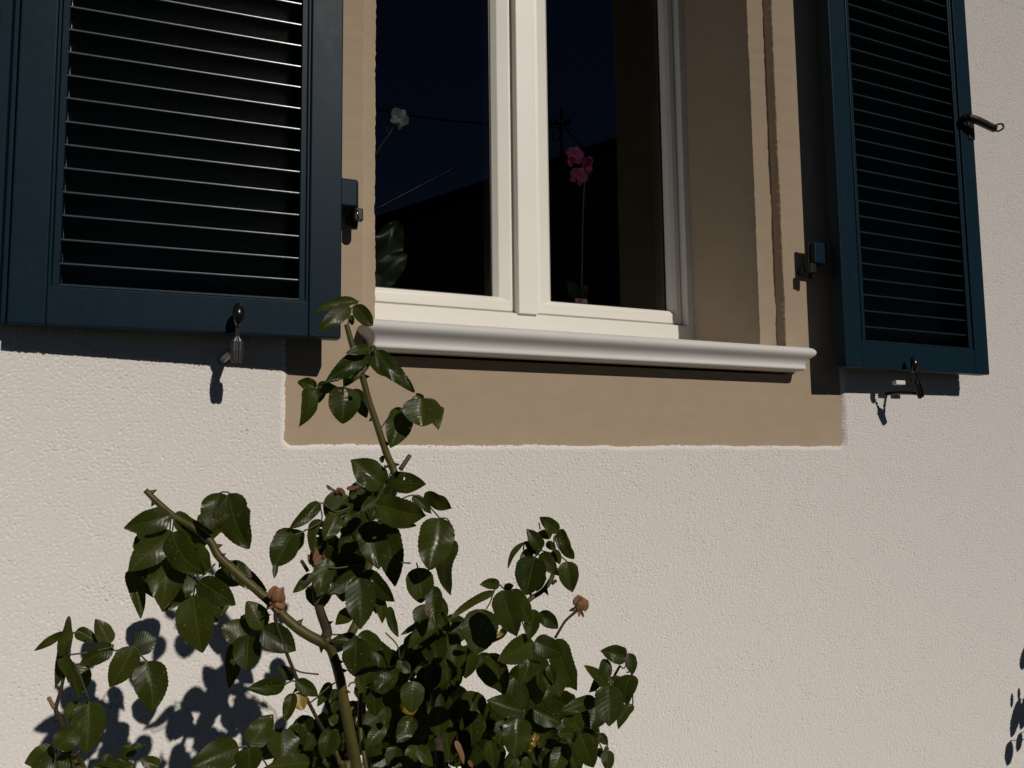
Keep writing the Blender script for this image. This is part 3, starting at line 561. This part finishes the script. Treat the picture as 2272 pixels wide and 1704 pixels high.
cane('stub', [('F', 335, 1030, 50), ('F', 272, 915, 46)], M['cut'], parent=ll, lump=.1)
DY = 0
sp = cane('cane', [('A', 1330, 1110, 34), ('A', 1340, 1240, 34), ('G', 1420, 260, 48), ('G', 1500, 460, 50), ('G', 1560, 610, 50), ('G', 1650, 790, 50), ('G', 1720, 920, 50), ('G', 1800, 1075, 52), ('G', 1900, 1260, 52, .01), ('H', 290, 1560, 60, .01), ('H', 340, 1760, 64, .01)], M['oldcane'], thorns=2)
grn = cane('cane', [('H', 250, 1450, 50, -.02), ('H', 300, 1600, 60, -.02), ('H', 345, 1720, 62, -.02), (-.675, -.57, -.47, .005, 0), (-.66, -.55, -1.56, .008, 0)], M['cane'])
# leaf stalks
def stalk(parent, *lines):
    for c, L in lines:
        mb = MB(); tube(mb, [(P3(c, x, y), .0009) for x, y in L], 5, 6); mb.build('leaf_stalk', M['petiole'], parent, smooth=True)
DY = .02
stalk(up, ('B', [(570, 400), (580, 330), (585, 290), (578, 262)]), ('B', [(585, 292), (610, 268), (640, 240), (645, 220)]), ('B', [(655, 700), (700, 660), (735, 600)]), ('B', [(735, 600), (700, 640), (560, 800), (540, 860), (480, 890), (340, 850)]), ('B', [(900, 1460), (850, 1560), (830, 1590)]),
      ('B', [(860, 1545), (835, 1610)]), ('B', [(800, 1180), (900, 1050), (985, 1018), (1060, 930), (1112, 942), (1200, 950), (1250, 1000)]), ('C', [(1050, 320), (1000, 420), (960, 490), (985, 640)]), ('C', [(1140, 480), (1300, 410), (1420, 450), (1470, 520), (1558, 620)]), ('C', [(1558, 620), (1640, 640), (1690, 822)]),
      ('C', [(740, 520), (600, 560), (460, 480), (470, 640), (310, 740), (210, 775), (180, 745)]), ('C', [(540, 1075), (620, 1080), (840, 1060), (830, 1180)]), ('C', [(840, 1060), (880, 1110)]), ('C', [(1200, 1030), (1290, 1035)]), ('C', [(1345, 1030), (1360, 1090)]), ('H', [(860, 0), (1000, 150), (1040, 335)]), ('J', [(560, 950), (590, 1010), (480, 1100)]))
DY = .055
stalk(lf, ('A', [(480, 340), (472, 420), (465, 500)]), ('A', [(505, 340), (490, 470)]), ('A', [(700, 480), (780, 320), (870, 170), (940, 155), (955, 170)]), ('A', [(840, 740), (760, 820), (690, 885), (655, 1020)]), ('A', [(690, 885), (620, 830)]), ('A', [(1340, 1240), (1230, 1280), (1120, 1320), (1105, 1325)]), ('A', [(1290, 1160), (1240, 1150)]), ('A', [(880, 690), (970, 725)]))
stalk(ll, ('F', [(480, 470), (700, 440), (945, 385), (920, 350)]), ('F', [(945, 385), (980, 425), (1165, 385), (1240, 470), (1310, 540)]), ('F', [(1165, 385), (1185, 360)]), ('F', [(500, 1480), (440, 1500), (360, 1460), (345, 1560)]), ('F', [(525, 240), (600, 230), (680, 270), (710, 210)]), ('F', [(540, 1540), (600, 1480)]), ('F', [(460, 560), (560, 580), (700, 955)]))
DY = 0
stalk(sp, ('G', [(1500, 440), (1600, 485), (1810, 510)]), ('G', [(1560, 610), (1480, 590), (1385, 640)]), ('G', [(1560, 610), (1510, 720), (1492, 740)]), ('G', [(1700, 860), (1780, 800), (1900, 690), (2010, 610)]))
DY = 0
stalk(main, ('H', [(180, 20), (500, 40), (640, 150)]), ('H', [(500, 40), (500, 60)]), ('G', [(830, 1410), (950, 1400), (1130, 1560), (1200, 1700)]), ('H', [(400, 660), (450, 610), (560, 640), (700, 720), (840, 900)]), ('H', [(700, 720), (735, 712)]))
stalk(rt, ('K', [(610, 840), (560, 850), (540, 620), (470, 640)]), ('K', [(712, 400), (770, 330), (800, 300)]), ('K', [(545, 300), (530, 220)]), ('K', [(718, 600), (560, 560), (345, 460)]), ('K', [(350, 460), (345, 560), (440, 570)]), ('K', [(720, 560), (870, 695)]), ('J', [(1210, 815), (1260, 730), (1300, 610), (1370, 520), (1440, 575), (1512, 580)]), ('I', [(880, 110), (960, 150), (1090, 340)]), ('J', [(1700, 760), (1650, 950), (1740, 1180), (1790, 1230)]), ('J', [(1740, 1100), (1800, 818)]), ('I', [(760, 930), (820, 860), (920, 852)]), ('I', [(820, 860), (790, 960), (742, 940)]))
stalk(rr, ('I', [(1890, 370), (1940, 390), (1990, 230), (1962, 270)]), ('I', [(1800, 560), (1758, 580), (1740, 570)]), ('I', [(1600, 790), (1625, 770)]), ('I', [(1960, 440), (2020, 470), (2032, 800)]), ('I', [(1640, 1030), (1660, 1130), (1650, 1200), (1690, 1300)]), ('I', [(1480, 1090), (1380, 1120), (1300, 1250)]), ('I', [(1750, 1200), (1740, 1310)]))
for nm, par in (('upper', up), ('left', lf), ('low_left', ll), ('middle', main), ('right', rt)):
    lv = Leaves(); parse(LEAVES[nm], lv, {'left': lambda x: .075*max(0, min(1, 1-(x-330)/400)), 'low_left': .06, 'upper': .02, 'right': lambda x: -.03 if x > 1080 else 0}.get(nm, 0)); lv.build('foliage', M['leaf'], par)
for e in YEL.split('|'):
    lv = Leaves(); parse(e, lv); tag(lv.build('leaf', M['yleaf'], rose), 'yellowing leaf')
for e in DRY.split('|'):
    lv = Leaves(); parse(e, lv); tag(lv.build('leaf', M['dleaf'], rose), 'dry brown leaf')
# hidden leaves added behind the left cluster to thicken its wall shadow
lv = Leaves()
for x, y in ((340, 1180), (372, 1240), (350, 1285), (430, 1365), (330, 1215), (522, 1150), (478, 1160), (432, 1195), (560, 1390), (395, 1290), (360, 1200), (640, 1200), (480, 1330), (330, 1270)):
    D = -random.uniform(.24, .42); B = at(x+random.uniform(-8, 8), y-28, D); T = at(x+random.uniform(-14, 14), y+36, D-.02); lv.leaf(B, T, 62*depth(B)/FPX, roll=random.uniform(-.3, .3))
lv.build('foliage', M['leaf'], lf)
lv = Leaves()  # foliage below the picture, down to the soil
for k in range(150):
    c = Vector((random.uniform(-.98, -.38), random.uniform(-.68, -.42), random.uniform(-1.4, -.46)))
    if (c-CAM).dot(FWD) <= 0: continue
    d = Vector((random.uniform(-1, 1), random.uniform(-.9, .3), random.uniform(-1, .3))).normalized()
    lv.leaf(c, c+d*random.uniform(.04, .07), random.uniform(.026, .042), roll=random.uniform(-.6, .6))
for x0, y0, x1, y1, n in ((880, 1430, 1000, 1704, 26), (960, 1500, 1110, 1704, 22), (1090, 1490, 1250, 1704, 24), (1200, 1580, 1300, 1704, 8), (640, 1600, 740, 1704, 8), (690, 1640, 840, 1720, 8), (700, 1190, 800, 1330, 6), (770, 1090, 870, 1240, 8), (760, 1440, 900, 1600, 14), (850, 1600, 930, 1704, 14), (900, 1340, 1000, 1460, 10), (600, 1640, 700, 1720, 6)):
    for k in range(n):                                 # the shaded inside of the bush, its shade also put into darker tints
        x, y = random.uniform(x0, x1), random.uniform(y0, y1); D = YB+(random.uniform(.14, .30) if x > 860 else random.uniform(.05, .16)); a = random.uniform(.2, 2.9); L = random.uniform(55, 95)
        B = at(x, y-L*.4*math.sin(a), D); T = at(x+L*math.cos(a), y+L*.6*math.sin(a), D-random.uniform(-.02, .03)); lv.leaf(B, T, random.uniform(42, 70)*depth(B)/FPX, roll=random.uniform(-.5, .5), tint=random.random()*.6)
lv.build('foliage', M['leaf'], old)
# withered blooms
def bloom(c, x, y, r, petals, sep, name='withered_bloom', parent=rose, up_=(0.25, -.2, 1)):
    ctr = P3(c, x, y); s = CROP[c][2]*depth(ctr)/FPX; R = r*s; mb = MB(); upv = Vector(up_).normalized()
    xx = upv.cross(Vector((0, 1, .1))).normalized(); yy = upv.cross(xx); rings = []
    for t in np.linspace(0, 1, 8):
        q = math.pi*(t*.96+.02); rings.append([ctr-upv*R*math.cos(q)*1.05+(xx*math.cos(a)+yy*math.sin(a))*R*.8*math.sin(q)**.8*random.uniform(.8, 1.12) for a in np.linspace(0, 2*math.pi, 12, endpoint=False)])
    mb.loft(rings); ob = mb.build(name, M['bloom'], parent, smooth=True)
    lv = Leaves()
    for k in range(petals):
        a = 2*math.pi*k/petals+random.random(); o = (xx*math.cos(a)+yy*math.sin(a)); lv.leaf(ctr-upv*R*.6+o*R*.5, ctr+upv*R*random.uniform(.4, 1.25)+o*R*random.uniform(.5, .95), R*random.uniform(.8, 1.3), curl=.3, fold=.3, nu=8, nc=4)
    for k in range(sep):
        a = 2*math.pi*k/sep+.4; o = (xx*math.cos(a)+yy*math.sin(a)); lv.leaf(ctr-upv*R*.7+o*R*.3, ctr-upv*R*random.uniform(1.0, 1.9)+o*R*random.uniform(.6, 1.4), R*.34, curl=.2, nu=8, nc=4)
    lv.build('dry_petals', M['dleaf'], ob); return ob
hip = bloom('E', 1212, 655, 44, 9, 5, up_=(.55, -.2, 1))
hs = MB(); tube(hs, [(P3('E', 1055, 862), .0017), (P3('E', 1085, 810), .0016), (P3('E', 1120, 755), .0016), (P3('E', 1180, 702), .0019), (P3('E', 1195, 690), .0024)], 5, 8); hs.build('bloom_stalk', M['oldcane'], hip, smooth=True)
bloom('A', 1345, 1000, 62, 7, 2, up_=(.3, -.3, 1)); bloom('A', 1360, 1080, 50, 5, 3, up_=(.5, -.3, -.2)); bloom('C', 640, 375, 34, 4, 3, up_=(.1, -.3, 1))
lv = Leaves()
for q in ('C 700 350 820 330 34 0', 'C 640 350 690 400 30 -1', 'C 560 360 515 318 26 0', 'C 620 420 560 345 34 0', 'C 440 1010 410 880 36 -1', 'C 400 1020 430 900 30 -1', 'C 410 1050 470 960 40 -1', 'C 375 1050 345 950 26 -1'):
    lv = Leaves(); parse(q, lv); tag(lv.build('withered_shoot', M['dleaf'], rose), 'dry reddish shoot')

# the bush further right, outside the picture, that throws the leaf shadows on the wall's right edge
ob = thing('rose_bush', 'small rose sprig close to the wall just beyond the right edge', 'rose bush')
def sp_(x, y, D=.20): q = at(1672+x*.36166, 1104+y*.36166, -.009); return q-SUNV*(D-.009)
lv = Leaves()
for x, y, x2, y2, wd in ((1640, 1240, 1580, 1475, 66), (1645, 1440, 1620, 1560, 46), (1580, 1490, 1560, 1650, 64), (1690, 1200, 1640, 1430, 70), (1700, 900, 1640, 1055, 70), (1590, 1200, 1585, 1290, 24), (1632, 1165, 1630, 1240, 22), (1640, 1230, 1600, 1360, 34), (1720, 1400, 1690, 1640, 100), (1760, 1000, 1740, 1300, 120), (1800, 1200, 1760, 1500, 120)):
    B, T = sp_(x, y), sp_(x2, y2); lv.leaf(B, T, wd*.36166*.00105*1.25, curl=.05, view=SUNV, blunt=.5)
mb = MB(); tube(mb, [(sp_(1690, 900), .0018), (sp_(1720, 1300), .0025), (sp_(1750, 1700), .004), (Vector((1.35, -.22, -1.1)), .007), (Vector((1.36, -.22, -1.56)), .009)], 6, 8)
for q in (((1720, 1300), (1640, 1230)), ((1725, 1420), (1645, 1440)), ((1725, 1480), (1580, 1490)), ((1720, 1250), (1690, 1200))): tube(mb, [(sp_(*q[0]), .0012), (sp_(*q[1]), .0009)], 2, 6)
cn = mb.build('cane', M['cane'], ob, smooth=True); lv.build('foliage', M['leaf'], cn)

# ---------------------------------------------------------------- orchids behind the panes
def flower(name, parent, c, r, face, m, tilt=0, n=5):
    c = Vector(c); f = Vector(face).normalized(); x = f.cross(Vector((0, 0, 1))).normalized(); y = x.cross(f); lv = Leaves()
    for k in range(n):
        a = 2*math.pi*k/n+math.pi/2+tilt; d = x*math.cos(a)+y*math.sin(a)
        lv.leaf(c+d*r*.06, c+d*r+f*r*random.uniform(-.15, .25), r*(1.0 if k in (1, 4) else .62), fold=.1, curl=.2, nu=8, nc=6, blunt=.6, teeth=0)
    lv.leaf(c, c-y*r*.45+f*r*.35, r*.35, fold=.5, nu=6, nc=4, teeth=0)
    return lv.build(name, m, parent)
YO = .42
pk = thing('orchid', 'pink flowering orchid in a small pot behind the right pane', 'orchid', 'orchids on the window board')
ps = MB(); tube(ps, [(at(1288, 700, YO), .0025), (at(1291, 600, YO), .0022), (at(1293, 480, YO), .002), (at(1296, 400, YO), .0018), (at(1288, 350, YO), .0015), (at(1272, 335, YO-.01), .0013)], 6, 8); ps.build('stem', M['orchstem'], pk, smooth=True)
for x, y, r, fc, tl in ((1276, 344, .026, (-.3, -1, -.1), .2), (1284, 391, .026, (-.5, -1, -.3), .5), (1306, 368, .028, (.7, -.7, 0), .1), (1264, 356, .018, (-1, -.4, 0), .4)): flower('flower', pk, at(x, y, YO-.012), r, fc, M['petalp'], tl)
lv = Leaves()
for a, b, wd in (((1287, 672), (1262, 622), .030), ((1288, 672), (1300, 632), .024), ((1286, 676), (1274, 640), .026)): lv.leaf(at(*a, YO), at(*b, YO-.015), wd, blunt=.6, teeth=0, curl=.05)
lv.build('foliage', M['oleaf'], pk)
pc = at(1290, 700, YO+.02); mb = MB(); mb.loft([[(pc.x+r*math.cos(q), pc.y+r*math.sin(q), z) for q in np.linspace(0, 2*math.pi, 20, endpoint=False)] for z, r in ((.301, .036), (.352, .044), (.352, .040), (.345, .038))]); mb.build('pot', M['pot'], pk, smooth=True)
c = at(1290, 671, YO-.03); mb = MB(); mb.box((c.x-.0175, c.y-.0005, .346), (c.x+.0175, c.y+.0005, c.z+.009)); lb = mb.build('label', M['label'], pk)
mb = MB(); mb.box((c.x-.011, c.y-.0016, .346), (c.x+.003, c.y-.0008, c.z+.0075)); mb.build('label_panel', M['labelp'], lb)
wo = thing('orchid', 'white orchid bloom on a long thin stem behind the left pane', 'orchid', 'orchids on the window board')
ws = MB(); tube(ws, [(Vector((-.40, .43, .35)), .003), (at(800, 420, YO), .0022), (at(838, 335, YO), .0018), (at(862, 300, YO), .0016), (at(880, 268, YO), .0014)], 6, 8); tube(ws, [(at(862, 300, YO), .0012), (at(857, 280, YO), .0012)], 2, 6); ws.build('stem', M['orchstem'], wo, smooth=True)
flower('flower', wo, at(886, 262, YO-.012), .026, (.3, -1, -.35), M['petalw'], .45)
lv = Leaves(); lv.leaf(at(825, 640, YO+.02), at(885, 484, YO-.02), .075, blunt=.6, teeth=0, curl=.2, fold=.2); lv.leaf(at(810, 650, YO), at(902, 560, YO-.05), .06, blunt=.6, teeth=0, curl=.3); lv.build('foliage', M['oleaf'], wo)
mb = MB(); mb.loft([[(-.40+r*math.cos(q), .44+r*math.sin(q), z) for q in np.linspace(0, 2*math.pi, 20, endpoint=False)] for z, r in ((.301, .05), (.40, .065), (.40, .058), (.385, .056))]); mb.build('pot', M['pot'], wo, smooth=True)
